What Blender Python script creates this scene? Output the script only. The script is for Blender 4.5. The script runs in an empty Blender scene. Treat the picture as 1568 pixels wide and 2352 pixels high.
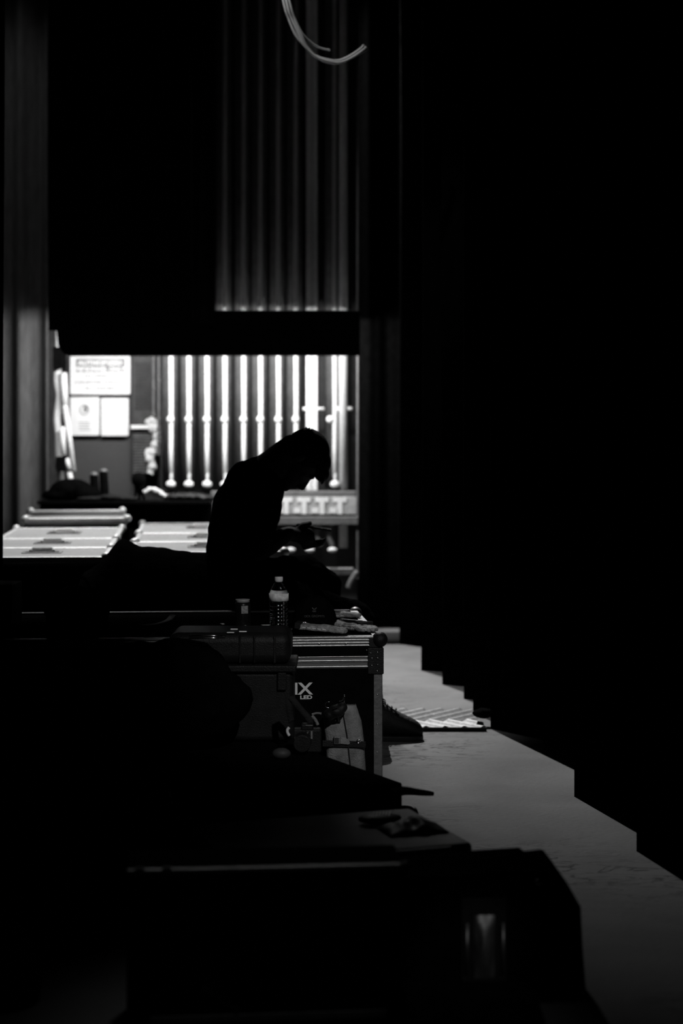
import bpy, math, random
from mathutils import Vector, Matrix, Euler, noise
random.seed(7)
S = bpy.context.scene
C = S.collection
PI = math.pi
F = 4000.0; H = 1.28            # focal length in pixels of a 1568x2352 frame, eye height
def P(px, py, D):               # point seen at a pixel of the photograph, D metres into the room
    return Vector(((px-784)*D/F, D, H-(py-1000)*D/F))
def X(px, D): return (px-784)*D/F
def Z(py, D): return H-(py-1000)*D/F

# ---------------------------------------------------------------- camera, world, lights, exposure
cd = bpy.data.cameras.new('camera'); cam = bpy.data.objects.new('camera', cd); C.objects.link(cam)
cam.location = (0, 0, H); cam.rotation_euler = (PI/2, 0, 0)
cd.sensor_fit = 'VERTICAL'; cd.sensor_height = 36; cd.sensor_width = 24
cd.lens = F/2352*36; cd.shift_y = -176/2352
cd.clip_start = .05; cd.clip_end = 60
cd.dof.use_dof = True; cd.dof.focus_distance = 6.15; cd.dof.aperture_fstop = 2.0; cd.dof.aperture_blades = 9
S.camera = cam
w = bpy.data.worlds.new('world'); S.world = w; w.use_nodes = True
w.node_tree.nodes['Background'].inputs[0].default_value = (1, 1, 1, 1)
w.node_tree.nodes['Background'].inputs[1].default_value = .0002
S.view_settings.view_transform = 'Standard'; S.view_settings.look = 'None'
S.view_settings.exposure = 0; S.view_settings.gamma = 1; S.view_settings.use_curve_mapping = False
def lamp(kind, name, loc, target, power, **k):
    d = bpy.data.lights.new(name, kind); o = bpy.data.objects.new(name, d); C.objects.link(o)
    o.location = loc
    v = Vector(target)-Vector(loc); o.rotation_euler = v.to_track_quat('-Z', 'Y').to_euler()
    d.energy = power
    for a, b in k.items(): setattr(d, a, b)
    return o
# overhead work lamp high at the back: floor
LP = Vector((-.35, 11.5, 5.1))
lamp('SPOT', 'overhead_work_lamp', LP, (.5, 9.15, 0), 3100, spot_size=math.radians(68), spot_blend=1, shadow_soft_size=.014)
# strip lamp on the rear side of the header, washing the rope rail
lamp('AREA', 'header_strip_lamp', (-.86, 11.12, 1.98), (-.86, 12.1, 1.42), 54, shape='RECTANGLE', size=1.66, size_y=.08)
lamp('AREA', 'header_strip_top_leak', (-.1, 11.2, 2.02), (-.0, 12.1, 2.75), .02, shape='RECTANGLE', size=.7, size_y=.06)
# added lamp, no visible source, brightens the pale road case lids on the left
lamp('SPOT', 'added_lid_fill', (-1.35, 10.45, 4.9), (-1.2, 9.0, .75), 950, spot_size=math.radians(46), spot_blend=.5, shadow_soft_size=.06)
# dim spot from front right on the near flight case
lamp('SPOT', 'front_spot', (1.1, 1.2, 3.3), (-.06, 6.1, .36), 310, spot_size=math.radians(14), spot_blend=.8, shadow_soft_size=.05)
lamp('SPOT', 'added_rail_spot', (-.1, 5.1, 4.8), (-.10, 3.85, .3), 60, spot_size=math.radians(16), spot_blend=1, shadow_soft_size=.12)  # added lamp, only for the highlight on the nearest case's top rail
lamp('SPOT', 'added_handle_spot', (1.3, .6, 2.4), (.30, 3.93, .12), 60, spot_size=math.radians(4.6), spot_blend=.8, shadow_soft_size=.04)  # added fill, makes the wedge case handle shine
lamp('SPOT', 'added_cable_spot', (-1.3, 6.4, 4.9), (-.32, 8.0, 3.32), 150, spot_size=math.radians(15), spot_blend=.8, shadow_soft_size=.04)  # added lamp that brightens the hanging cable bundle
lamp('SPOT', 'added_low_rail_spot', (.5, .6, 2.8), (-.17, 3.75, .04), 7, spot_size=math.radians(11), spot_blend=1, shadow_soft_size=.04)  # weak added lamp to bring up the nearest case's bottom rail
lamp('SPOT', 'added_drape_spot', (-2.3, 10.7, 5.6), (-2.2, 11.9, 2.6), 45, spot_size=math.radians(40), spot_blend=1, shadow_soft_size=.05)  # added lamp lifting the upper part of the grey side drape

# ---------------------------------------------------------------- materials
def mat(name, col, rough=.6, metal=0, spec=.5, noise_amt=.25, scale=20, bump=0, bscale=60, trans=0, ior=1.45, stretch=None):
    m = bpy.data.materials.new(name); m.use_nodes = True; nt = m.node_tree; b = nt.nodes['Principled BSDF']
    if not isinstance(col, (tuple, list)): col = (col,)*3
    b.inputs['Roughness'].default_value = rough; b.inputs['Metallic'].default_value = metal
    b.inputs['Specular IOR Level'].default_value = spec; b.inputs['IOR'].default_value = ior
    b.inputs['Transmission Weight'].default_value = trans
    tc = nt.nodes.new('ShaderNodeTexCoord'); mp = nt.nodes.new('ShaderNodeMapping')
    nt.links.new(tc.outputs['Object'], mp.inputs[0])
    if stretch: mp.inputs['Scale'].default_value = stretch
    n = nt.nodes.new('ShaderNodeTexNoise'); n.inputs['Scale'].default_value = scale; n.inputs['Detail'].default_value = 5
    nt.links.new(mp.outputs[0], n.inputs['Vector'])
    r = nt.nodes.new('ShaderNodeValToRGB'); r.color_ramp.elements[0].position = .3; r.color_ramp.elements[1].position = .7
    r.color_ramp.elements[0].color = tuple(c*(1-noise_amt) for c in col)+(1,)
    r.color_ramp.elements[1].color = tuple(min(1, c*(1+noise_amt)) for c in col)+(1,)
    nt.links.new(n.outputs['Fac'], r.inputs[0]); nt.links.new(r.outputs[0], b.inputs['Base Color'])
    if bump:
        n2 = nt.nodes.new('ShaderNodeTexNoise'); n2.inputs['Scale'].default_value = bscale; n2.inputs['Detail'].default_value = 6
        nt.links.new(mp.outputs[0], n2.inputs['Vector'])
        bp = nt.nodes.new('ShaderNodeBump'); bp.inputs['Strength'].default_value = bump; bp.inputs['Distance'].default_value = .01
        nt.links.new(n2.outputs['Fac'], bp.inputs['Height']); nt.links.new(bp.outputs[0], b.inputs['Normal'])
    return m
M = {}
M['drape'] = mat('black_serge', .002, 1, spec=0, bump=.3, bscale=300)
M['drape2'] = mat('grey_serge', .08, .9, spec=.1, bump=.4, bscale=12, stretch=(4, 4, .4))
M['wall'] = mat('dark_wall_paint', .05, .8, spec=.2, bump=.2, bscale=8)
M['black'] = mat('black_laminate', .004, .7, spec=.02, bump=.1, bscale=200)
M['matte'] = mat('matte_black', .004, .95, spec=0)
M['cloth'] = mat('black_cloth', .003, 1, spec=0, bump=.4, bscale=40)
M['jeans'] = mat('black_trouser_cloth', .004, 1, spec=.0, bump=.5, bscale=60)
M['alu'] = mat('aluminium', .55, .32, metal=1, noise_amt=.15, scale=50, bump=.05, bscale=200, stretch=(1, 20, 20))
M['dullalu'] = mat('worn_aluminium', .22, .45, metal=.9, noise_amt=.2, bump=.1)
M['steel'] = mat('chrome_steel', .7, .18, metal=1, noise_amt=.1)
M['plastic'] = mat('black_plastic', .010, .45, spec=.22, bump=.25, bscale=250)
M['rubber'] = mat('black_rubber', .006, .5, spec=.3)
M['white'] = mat('white_enamel', .8, .4, noise_amt=.03)
M['sign'] = mat('sign_enamel', .72, .5, noise_amt=.02)
M['rope'] = mat('white_rope', .75, .7, noise_amt=.15, scale=80, bump=.5, bscale=150)
M['guide'] = mat('grey_guide_steel', .16, .5, metal=.3, noise_amt=.2)
M['darkguide'] = mat('dark_guide_steel', .035, .6, metal=.2)
M['panel'] = mat('grey_door_paint', .045, .6, noise_amt=.08, scale=4)
M['lid'] = mat('pale_grey_laminate', .42, .42, spec=.5, noise_amt=.12, scale=6, stretch=(1, 6, 1))
M['bag'] = mat('grey_canvas', .22, .85, spec=.2, noise_amt=.35, scale=25, bump=.5, bscale=200)
M['darkbag'] = mat('charcoal_nylon', .02, .9, spec=.05, bump=.4, bscale=150)
M['glove'] = mat('grey_leather', .28, .6, spec=.4, noise_amt=.5, scale=60, bump=.6, bscale=150)
M['print'] = mat('pale_print', .75, .7, noise_amt=.05)
M['ink'] = mat('dark_ink', .02, .7)
M['faded'] = mat('faded_ink', .16, .7)
M['greyink'] = mat('grey_ink', .22, .7)
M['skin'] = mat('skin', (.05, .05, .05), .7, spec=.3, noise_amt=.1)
M['hair'] = mat('dark_hair', .006, .7, spec=.2, bump=.6, bscale=120)
M['shoe'] = mat('black_shoe_leather', .008, .6, spec=.2, bump=.3, bscale=80)
M['clear'] = mat('clear_plastic', 1, .04, trans=1, ior=1.3, noise_amt=0)
M['water'] = mat('water', 1, 0, trans=1, ior=1.33, noise_amt=0)
M['label'] = mat('bottle_label', .65, .5, noise_amt=.4, scale=40)
M['cap'] = mat('bottle_cap_plastic', .65, .5, noise_amt=.05)
M['can'] = mat('dark_can_print', .02, .3, metal=.6, noise_amt=.4, scale=60)
M['cable'] = mat('white_cable_jacket', .7, .45, noise_amt=.05)
M['tread'] = mat('tread_aluminium', .16, .6, metal=.4, noise_amt=.25, scale=30, bump=.2, bscale=60)
M['strip'] = mat('rail_strip_paint', .36, .6)
M['palealu'] = mat('pale_brushed_aluminium', .65, .5, metal=.4, noise_amt=.12)
M['conduit'] = mat('dim_conduit', .05, .6)
M['screen'] = mat('phone_glass', .005, .7, spec=.05)

def floor_mat():
    m = bpy.data.materials.new('stage_floor_paint'); m.use_nodes = True; nt = m.node_tree; b = nt.nodes['Principled BSDF']
    tc = nt.nodes.new('ShaderNodeTexCoord')
    n = nt.nodes.new('ShaderNodeTexNoise'); n.inputs['Scale'].default_value = 2.2; n.inputs['Detail'].default_value = 9; n.inputs['Distortion'].default_value = .5
    nt.links.new(tc.outputs['Object'], n.inputs['Vector'])
    r = nt.nodes.new('ShaderNodeValToRGB'); r.color_ramp.elements[0].position = .3; r.color_ramp.elements[1].position = .7
    r.color_ramp.elements[0].color = (.075,)*3+(1,); r.color_ramp.elements[1].color = (.115,)*3+(1,)
    nt.links.new(n.outputs['Fac'], r.inputs[0])
    # scuffs: thin stretched noise bands
    mp = nt.nodes.new('ShaderNodeMapping'); mp.inputs['Scale'].default_value = (3, 9, 1); mp.inputs['Rotation'].default_value = (0, 0, .25)
    nt.links.new(tc.outputs['Object'], mp.inputs[0])
    n3 = nt.nodes.new('ShaderNodeTexNoise'); n3.inputs['Scale'].default_value = 1.6; n3.inputs['Detail'].default_value = 8; n3.inputs['Distortion'].default_value = 1.2
    nt.links.new(mp.outputs[0], n3.inputs['Vector'])
    r3 = nt.nodes.new('ShaderNodeValToRGB')
    e = r3.color_ramp.elements; e[0].position = .47; e[0].color = (0, 0, 0, 1); e[1].position = .53; e[1].color = (0, 0, 0, 1)
    k = r3.color_ramp.elements.new(.5); k.color = (1, 1, 1, 1)
    nt.links.new(n3.outputs['Fac'], r3.inputs[0])
    n4 = nt.nodes.new('ShaderNodeTexNoise'); n4.inputs['Scale'].default_value = 1.1; nt.links.new(tc.outputs['Object'], n4.inputs['Vector'])
    r4 = nt.nodes.new('ShaderNodeValToRGB'); r4.color_ramp.elements[0].position = .52; r4.color_ramp.elements[1].position = .66
    nt.links.new(n4.outputs['Fac'], r4.inputs[0])
    mul = nt.nodes.new('ShaderNodeMath'); mul.operation = 'MULTIPLY'; nt.links.new(r3.outputs[0], mul.inputs[0]); nt.links.new(r4.outputs[0], mul.inputs[1])
    mx = nt.nodes.new('ShaderNodeMix'); mx.data_type = 'RGBA'; mx.inputs['B'].default_value = (.03, .03, .03, 1)
    nt.links.new(mul.outputs[0], mx.inputs['Factor']); nt.links.new(r.outputs[0], mx.inputs['A'])
    nt.links.new(mx.outputs['Result'], b.inputs['Base Color'])
    b.inputs['Roughness'].default_value = .8; b.inputs['Specular IOR Level'].default_value = .08
    n2 = nt.nodes.new('ShaderNodeTexNoise'); n2.inputs['Scale'].default_value = 14; n2.inputs['Detail'].default_value = 8
    nt.links.new(mp.outputs[0], n2.inputs['Vector'])
    ad = nt.nodes.new('ShaderNodeMath'); ad.operation = 'ADD'; nt.links.new(n2.outputs['Fac'], ad.inputs[0]); nt.links.new(mul.outputs[0], ad.inputs[1])
    bp = nt.nodes.new('ShaderNodeBump'); bp.inputs['Strength'].default_value = .45; bp.inputs['Distance'].default_value = .01
    nt.links.new(ad.outputs[0], bp.inputs['Height']); nt.links.new(bp.outputs[0], b.inputs['Normal'])
    return m
M['floor'] = floor_mat()

# ---------------------------------------------------------------- mesh builder
class MB:
    def __init__(s): s.v = []; s.f = []
    def add(s, vs, fs):
        o = len(s.v); s.v += [Vector(v) for v in vs]; s.f += [tuple(o+i for i in f) for f in fs]; return s
    def box(s, c, d, rot=None):
        x, y, z = d[0]/2, d[1]/2, d[2]/2
        vs = [Vector((a*x, b*y, e*z)) for a in (-1, 1) for b in (-1, 1) for e in (-1, 1)]
        if rot: R = Euler(rot).to_matrix(); vs = [R @ v for v in vs]
        vs = [v+Vector(c) for v in vs]
        return s.add(vs, [(0, 1, 3, 2), (4, 6, 7, 5), (0, 4, 5, 1), (2, 3, 7, 6), (0, 2, 6, 4), (1, 5, 7, 3)])
    def span(s, x0, x1, y0, y1, z0, z1): return s.box(((x0+x1)/2, (y0+y1)/2, (z0+z1)/2), (x1-x0, y1-y0, z1-z0))
    def rings(s, rings, cap=True, close=True):
        n = len(rings[0]); vs = [v for r in rings for v in r]; fs = []
        for i in range(len(rings)-1):
            for j in range(n if close else n-1):
                k = (j+1) % n; fs.append((i*n+j, i*n+k, (i+1)*n+k, (i+1)*n+j))
        if cap: fs.append(tuple(range(n-1, -1, -1))); fs.append(tuple((len(rings)-1)*n+j for j in range(n)))
        return s.add(vs, fs)
    def frame(s, d):
        d = d.normalized(); a = Vector((0, 0, 1)) if abs(d.z) < .9 else Vector((1, 0, 0))
        u = d.cross(a).normalized(); return u, d.cross(u).normalized()
    def cyl(s, p0, p1, r0, r1=None, n=16):
        r1 = r0 if r1 is None else r1; p0 = Vector(p0); p1 = Vector(p1); u, v = s.frame(p1-p0)
        return s.rings([[p+(u*math.cos(2*PI*i/n)+v*math.sin(2*PI*i/n))*r for i in range(n)] for p, r in ((p0, r0), (p1, r1))])
    def tube(s, pts, r, n=8):
        pts = [Vector(p) for p in pts]; rs = r if isinstance(r, (list, tuple)) else [r]*len(pts); R = []; u = None
        for i, p in enumerate(pts):
            d = (pts[min(i+1, len(pts)-1)]-pts[max(i-1, 0)]).normalized()
            if u is None: u, v = s.frame(d)
            else: u = (u-d*u.dot(d)).normalized(); v = d.cross(u)
            R.append([p+(u*math.cos(2*PI*j/n)+v*math.sin(2*PI*j/n))*rs[i] for j in range(n)])
        return s.rings(R)
    def lathe(s, prof, c=(0, 0, 0), n=24):
        c = Vector(c); return s.rings([[c+Vector((r*math.cos(2*PI*j/n), r*math.sin(2*PI*j/n), z)) for j in range(n)] for r, z in prof])
    def ell(s, c, r, rot=None, n=16, m=10):
        if not isinstance(r, (tuple, list)): r = (r,)*3
        R = rot if isinstance(rot, Matrix) else (Euler(rot).to_matrix() if rot else Matrix.Identity(3)); c = Vector(c); rr = []
        for i in range(m+1):
            t = PI*(.02+.96*i/m) - PI/2
            rr.append([c+R @ Vector((r[0]*math.cos(t)*math.cos(2*PI*j/n), r[1]*math.cos(t)*math.sin(2*PI*j/n), r[2]*math.sin(t))) for j in range(n)])
        return s.rings(rr)
    def capsule(s, p0, r0, p1, r1, ys=1, n=18):
        p0 = Vector(p0); p1 = Vector(p1); d = (p1-p0); u, v = s.frame(d); d = d.normalized(); rr = []
        for k in range(6):
            t = -PI/2+PI/2*k/5*.98+.03; rr.append((p0+d*(r0*math.sin(t)), r0*math.cos(t)))
        for k in range(6):
            t = PI/2*k/5*.98; rr.append((p1+d*(r1*math.sin(t)), r1*math.cos(t)))
        out = []
        for c, r in rr:
            ring = []
            for j in range(n):
                o = (u*math.cos(2*PI*j/n)+v*math.sin(2*PI*j/n))*r; o.y *= ys; ring.append(c+o)
            out.append(ring)
        return s.rings(out)
    def prism(s, poly, h0, h1, axis='z'):
        f = {'z': lambda a, b, h: Vector((a, b, h)), 'y': lambda a, b, h: Vector((a, h, b)), 'x': lambda a, b, h: Vector((h, a, b))}[axis]
        return s.rings([[f(a, b, h) for a, b in poly] for h in (h0, h1)])
    def build(s, name, m, parent=None, bevel=0, smooth=False, seg=2, sub=0, solid=0, remesh=0, disp=0, dscale=.1):
        me = bpy.data.meshes.new(name); me.from_pydata([tuple(v) for v in s.v], [], s.f); me.update()
        o = bpy.data.objects.new(name, me); C.objects.link(o); me.materials.append(m)
        import bmesh
        bm = bmesh.new(); bm.from_mesh(me); bmesh.ops.recalc_face_normals(bm, faces=bm.faces); bm.to_mesh(me); bm.free()
        if smooth or bevel:
            for p in me.polygons: p.use_smooth = True
        if solid: md = o.modifiers.new('thickness', 'SOLIDIFY'); md.thickness = solid; md.offset = 0
        if bevel:
            md = o.modifiers.new('bevel', 'BEVEL'); md.width = bevel; md.segments = seg; md.limit_method = 'ANGLE'; md.angle_limit = math.radians(40); md.harden_normals = True
        if remesh:
            md = o.modifiers.new('remesh', 'REMESH'); md.mode = 'VOXEL'; md.voxel_size = remesh; md.use_smooth_shade = True
            md = o.modifiers.new('smooth', 'SMOOTH'); md.iterations = 3; md.factor = .5
        if sub: md = o.modifiers.new('sub', 'SUBSURF'); md.levels = sub; md.render_levels = sub
        if disp:
            t = bpy.data.textures.new(name+'_folds', 'CLOUDS'); t.noise_scale = dscale; t.noise_depth = 3
            md = o.modifiers.new('folds', 'DISPLACE'); md.texture = t; md.strength = disp; md.mid_level = .5
        if parent: o.parent = parent
        return o
def tag(o, label, cat, group=None, kind=None):
    o['label'] = label; o['category'] = cat
    if group: o['group'] = group
    if kind: o['kind'] = kind
    return o
def thing(name, label, cat, loc=(0, 0, 0), rz=0, group=None, rot=None):
    o = bpy.data.objects.new(name, None); C.objects.link(o); o.location = loc; o.rotation_euler = rot or (0, 0, rz); o.empty_display_size = .05
    return tag(o, label, cat, group)
def struct(o): o['kind'] = 'structure'; return o
def copy_tree(o, parent=None):
    c = o.copy(); C.objects.link(c); c.parent = parent
    for ch in list(o.children): copy_tree(ch, c)
    return c
def text(name, body, size, m, parent, loc, rot=(PI/2, 0, 0), ext=.0006, sx=1, bold=0, align='CENTER', curve=None):
    cu = bpy.data.curves.new('txt', 'FONT'); cu.body = body; cu.size = size; cu.extrude = ext; cu.align_x = align; cu.offset = bold
    t = bpy.data.objects.new('txt', cu); C.objects.link(t); bpy.context.view_layer.update()
    me = bpy.data.meshes.new_from_object(t.evaluated_get(bpy.context.evaluated_depsgraph_get()))
    bpy.data.objects.remove(t)
    for v in me.vertices:
        v.co.x *= sx
        if curve: v.co = Vector(curve(v.co))
    me.materials.clear(); me.materials.append(m)
    o = bpy.data.objects.new(name, me); C.objects.link(o); o.parent = parent; o.location = loc; o.rotation_euler = rot
    return o
def qcurve(pts, n=10):          # smooth Catmull-Rom through points
    pts = [Vector(p) for p in pts]; out = []
    for i in range(len(pts)-1):
        a, b, c, d = pts[max(i-1, 0)], pts[i], pts[i+1], pts[min(i+2, len(pts)-1)]
        for k in range(n):
            t = k/n; out.append(.5*((2*b)+(c-a)*t+(2*a-5*b+4*c-d)*t*t+(3*b-a-3*c+d)*t**3))
    return out+[pts[-1]]

# ---------------------------------------------------------------- room shell
YW = 12.45
struct(MB().span(-3.4, 4.2, -1.5, YW+.1, -.1, 0).build('floor', M['floor']))
struct(MB().span(-3.4, 4.2, YW, YW+.15, 0, 7).build('wall_back', M['wall']))
struct(MB().span(-3.55, -3.4, -1.5, YW+.1, 0, 7).build('wall_left', M['wall']))
struct(MB().span(4.2, 4.35, -1.5, YW+.1, 0, 7).build('wall_right', M['wall']))
struct(MB().span(-3.5, 4.3, -1.5, YW+.1, 7, 7.1).build('ceiling', M['wall']))

def drape(name, x0, x1, y, z0, z1, m, label, cat, group=None, amp=.05, per=.22, ph=0, slant=0, seed=0, nz=14):
    n = max(8, int((x1-x0)/per*12)); b = MB(); vs = []; fs = []
    for k in range(nz+1):
        z = z0+(z1-z0)*k/nz
        for i in range(n+1):
            t = i/n; x = x0+(x1-x0)*t
            wob = noise.noise(Vector((x*3+seed, z*.35, seed)))
            yy = y+slant*(x-x0)+amp*math.sin(2*PI*(x-x0)/per+ph+1.2*wob)*min(1, 1.4-k/nz*.2)+.3*amp*math.sin(2*PI*(x-x0)/per*2.3+seed)
            zz = z
            vs.append((x+.012*wob, yy, zz))
    for k in range(nz):
        for i in range(n): a = k*(n+1)+i; fs.append((a, a+1, a+n+2, a+n+1))
    o = b.add(vs, fs).build(name, m, smooth=True, solid=.006)
    return tag(o, label, cat, group)
# black legs down the right side of the corridor, edge pixel and hem depth read one after the other
legs = [(822, 11.60, 'full-height black drape farthest back at the right end of the rope rail'),
        (918, 10.67, 'black leg drape second from the back, ending over lit floor behind the flight case'),
        (970, 9.48, 'black leg drape third from the back with a pale fold at its hem'),
        (1015, 8.95, 'narrow black leg drape between the third leg and the bunched one'),
        (1065, 8.46, 'black leg drape whose bunched hem sits beyond the metal tread plate'),
        (1087, 8.03, 'black leg drape just beyond the right end of the metal tread plate'),
        (1130, 7.60, 'black leg drape beside the near right corner of the metal tread plate'),
        (1320, 6.17, 'black leg drape second nearest the camera, hem corner over the scuffed floor'),
        (1462, 5.36, 'nearest black leg drape, at the right edge of the picture')]
for i, (px, D, lab) in enumerate(legs):
    x0 = X(px, D); x1 = {0: .62, 1: .9, 2: .85, 3: .92, 4: 1.2, 5: 1.3}.get(i, 3.4)
    am = .025 if i < 6 else .03
    drape('leg_drape', x0, x1, D-am, 0, 6.3, M['drape'], lab, 'curtain', 'black leg drapes along the corridor', amp=am, per=.19+.02*(i % 3), ph=PI/2, seed=i*3.1)
drape('leg_drape', -2.6, X(9, 7.52), 7.52, 0, 6.3, M['drape'], 'black drape cutting off the left edge of the pale road cases', 'curtain', amp=.02, per=.2, seed=31)
# header beam over the rope rail and the cloth above it on the left
hb = thing('header_beam', 'long black header beam across the top of the bright rope rail', 'beam', (0, 11, 0))
xl = X(133, 11); xr = X(826, 11)
MB().prism([(xl+.06, 1.785), (xl+.03, 1.80), (xl, 1.85), (xl-.02, 2.07), (xr, 2.07), (xr, 1.787)], 0, .1, 'y').build('beam_face', M['matte'], hb, bevel=.004)
MB().span(-1.8, .1, .1, .40, 2.025, 2.04).build('added_light_block', M['matte'], hb)  # hidden plate added to keep strip light off the ropes above
drape('border_cloth', X(112, 10.8), X(486, 10.8), 10.8, 1.93, 6.3, M['drape'], 'wide black border cloth hanging above the header on the left', 'curtain', amp=.03, per=.33, seed=5)
drape('border_strip', X(440, 10.4), X(492, 10.4), 10.4, 1.95, 6.3, M['matte'], 'narrow black vertical cloth strip at the right edge of the border cloth', 'curtain', amp=.02, per=.1, seed=9)
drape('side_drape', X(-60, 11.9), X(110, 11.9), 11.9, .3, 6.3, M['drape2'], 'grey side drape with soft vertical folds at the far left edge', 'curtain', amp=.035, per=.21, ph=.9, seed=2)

# work lamp housing with an unseen plate added to cut the light on its left side
wl = thing('work_light', 'black work light housing high above the rope rail', 'lamp', LP)
MB().span(-.10, .10, -.02, .20, .06, .30).build('housing', M['matte'], wl, bevel=.01)
MB().cyl((0, .1, .3), (0, .1, 1.88), .012).build('hanger', M['matte'], wl)
def fl(x, y): return (Vector((x, y, 0))-LP).normalized()
e1, e2, e3, e4 = fl(-.22, 11.2), fl(.50, 1.2), fl(-5, 1.2), fl(-2.6, 11.2)
MB().add([e1*.32, e2*.42, e3*.42, e4*.32], [(0, 1, 2, 3)]).build('added_light_flag', M['matte'], wl, solid=.003)

# ---------------------------------------------------------------- rear wall: door panel, signs, breaker box
DW = 12.3
dp = thing('door_panel', 'grey steel door panel carrying the white signs', 'panel', (0, DW+.06, 0))
MB().span(X(148, DW), X(303, DW), 0, .05, .3, 3.2).build('door_leaf', M['panel'], dp, bevel=.006)
MB().span(X(299, DW), X(305, DW), -.02, .05, .3, 3.2).build('door_edge_strip', M['darkguide'], dp)
def plate(x0, x1, y0, y1, D, lab, hh=.004):
    t = thing('wall_sign', lab, 'sign', (X((x0+x1)/2, D), D, Z((y0+y1)/2, D)))
    wx = (x1-x0)*D/F; hz = (y1-y0)*D/F; r = .01; poly = []
    for cx, cz, a0 in ((wx/2-r, hz/2-r, 0), (-wx/2+r, hz/2-r, 90), (-wx/2+r, -hz/2+r, 180), (wx/2-r, -hz/2+r, 270)):
        for k in range(5): a = math.radians(a0+k*22.5); poly.append((cx+r*math.cos(a), cz+r*math.sin(a)))
    MB().prism(poly, 0, .045, 'y').build('sign_plate', M['sign'], t); return t, wx, hz
t, wx, hz = plate(161, 299, 818, 906, DW, 'white caution sign with a dark heading band reading authorized personnel only')
MB().span(-wx*.40, wx*.41, -.004, 0, hz*.08, hz*.44).build('heading_band', M['greyink'], t)
text('heading_line', 'AUTHORIZED', .044, M['white'], t, (0, -.005, hz*.27), bold=.0016, sx=1.12)
text('heading_line', 'PERSONNEL ONLY', .042, M['white'], t, (0, -.005, hz*.11), bold=.0016, sx=.98)
text('sign_text', 'TO OPERATE', .032, M['faded'], t, (0, -.003, -hz*.06), sx=1.25)
text('sign_text', 'COUNTER WEIGHT', .032, M['faded'], t, (0, -.003, -hz*.22), sx=1.28)
text('sign_text', 'FLY SYSTEM', .032, M['faded'], t, (0, -.003, -hz*.38), sx=1.25)
t, wx, hz = plate(161, 228, 912, 1000, DW, 'white notice with a ringed symbol and small text below the caution sign')
ring = MB(); ring.tube([(.031*math.cos(a), -.002, .045+.034*math.sin(a)) for a in [2*PI*i/32 for i in range(33)]], .0035, 6); ring.build('symbol_ring', M['greyink'], t)
MB().ell((.006, -.001, .05), (.016, .003, .024)).build('symbol_shape', M['greyink'], t)
for k in range(4): MB().span(-.042+.004*(k % 2), .042-.006*(k % 3), -.002, 0, -.045-.018*k, -.040-.018*k).build('text_line', M['greyink'], t)
plate(232, 295, 914, 1001, DW, 'blank white sheet beside the ringed notice')
bx = thing('breaker_panel', 'dark louvred breaker panel beside the signs', 'panel', (X(331, DW), DW, 0))
b = MB(); b.span(-.085, .085, 0, .12, 1.0, 3.0); b.build('cabinet', M['darkguide'], bx, bevel=.004)
b = MB()
for k in range(13): b.box((-.01, -.006, 1.02+k*.021), (.13, .02, .006), (.5, 0, 0))
b.build('louvre', M['guide'], bx)
b = MB()
for k in range(16): b.box((.0, -.003, 1.47+k*.021), (.13, .008, .004), (.4, 0, 0))
b.build('upper_louvre', M['darkguide'], bx)
MB().span(-.09, .065, -.05, 0, 1.325, 1.352).build('shelf_bar', M['white'], bx, bevel=.004)
g = MB()
pts = [(358, 962), (352, 975), (360, 995), (357, 1015), (352, 1035), (344, 1050), (350, 1068), (344, 1088)]
g.tube(qcurve([P(a, c, 12.27) for a, c in pts], 6), [.022+.014*math.sin(i*.55)**2+.01*(i < 12) for i in range(len(pts)*6-5)], 10)
g.ell(P(343, 968, 12.27), (.035, .025, .025)); g.ell(P(341, 1043, 12.27), (.03, .02, .045))
tag(g.build('work_glove', M['rope'], remesh=.006, disp=.012, dscale=.03), 'crumpled white cloth gloves hanging against the louvred breaker panel', 'glove')

# thin dark conduits beside the breaker panel
for px, sc, lab in ((352, 1.0, 'thin grey conduit running down beside the breaker panel'), (364, 1.1, 'beaded hanging chain between the breaker panel and the first rope')):
    c = MB().cyl((X(px, 12.0), 12.0, 7.0), P(px, 955 if px < 360 else 1045, 12.0), .009*sc)
    for yy in ((893, 953) if px < 360 else (875, 962, 985, 997, 1016)): c.ell(P(px+1, yy, 12.0), .014)
    tag(c.build('conduit' if px < 360 else 'hanging_chain', M['conduit']), lab, 'pipe' if px < 360 else 'chain')

# ---------------------------------------------------------------- rope lines
DR = 11.95
ropes = [393, 434, 476, 517, 560, 599, 640, 680, 765]
root = thing('rope_line', '', 'rope', (0, DR, 0), 0, 'counterweight rope lines over the rail')
zt = 6.2
b = MB(); b.tube([(0, 0, .99), (-.002, 0, 1.2), (0, 0, 1.5), (-.004, 0, 2.2), (0, 0, zt)], .0165, 10); b.build('rope', M['rope'], root, smooth=True)
b = MB(); b.tube([(.001, -.01, .95), (.001, 0, 1.06)], .013, 8); b.build('rope_tail', M['rope'], root, smooth=True)
g = MB()
prof = [(.055*math.cos(a), .07-.05*math.sin(a)) for a in [PI*i/14 for i in range(15)]]
g.rings([[Vector((-.018+x, y+.05, z)) for x, y in prof] for z in (.915, zt)], cap=True)
g.build('guide_channel', M['guide'], root, smooth=True)
MB().ell((-.004, -.012, Z(963, DR)), (.026, .022, .025)).build('stop_ball', M['white'], root, smooth=True)
hd = MB(); hd.ell((0, -.03, Z(1112, DR)), (.034, .026, .026)); hd.build('lock_handle', M['white'], root, smooth=True)
lb = MB(); lb.span(-.025, .025, -.04, .03, Z(1150, DR), Z(1122, DR)); lb.ell((0, -.02, Z(1124, DR)), (.03, .03, .02)); lb.build('lock_body', M['matte'], root, bevel=.004)
ordn = ['first', 'second', 'third', 'fourth', 'fifth', 'sixth', 'seventh', 'eighth']
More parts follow.
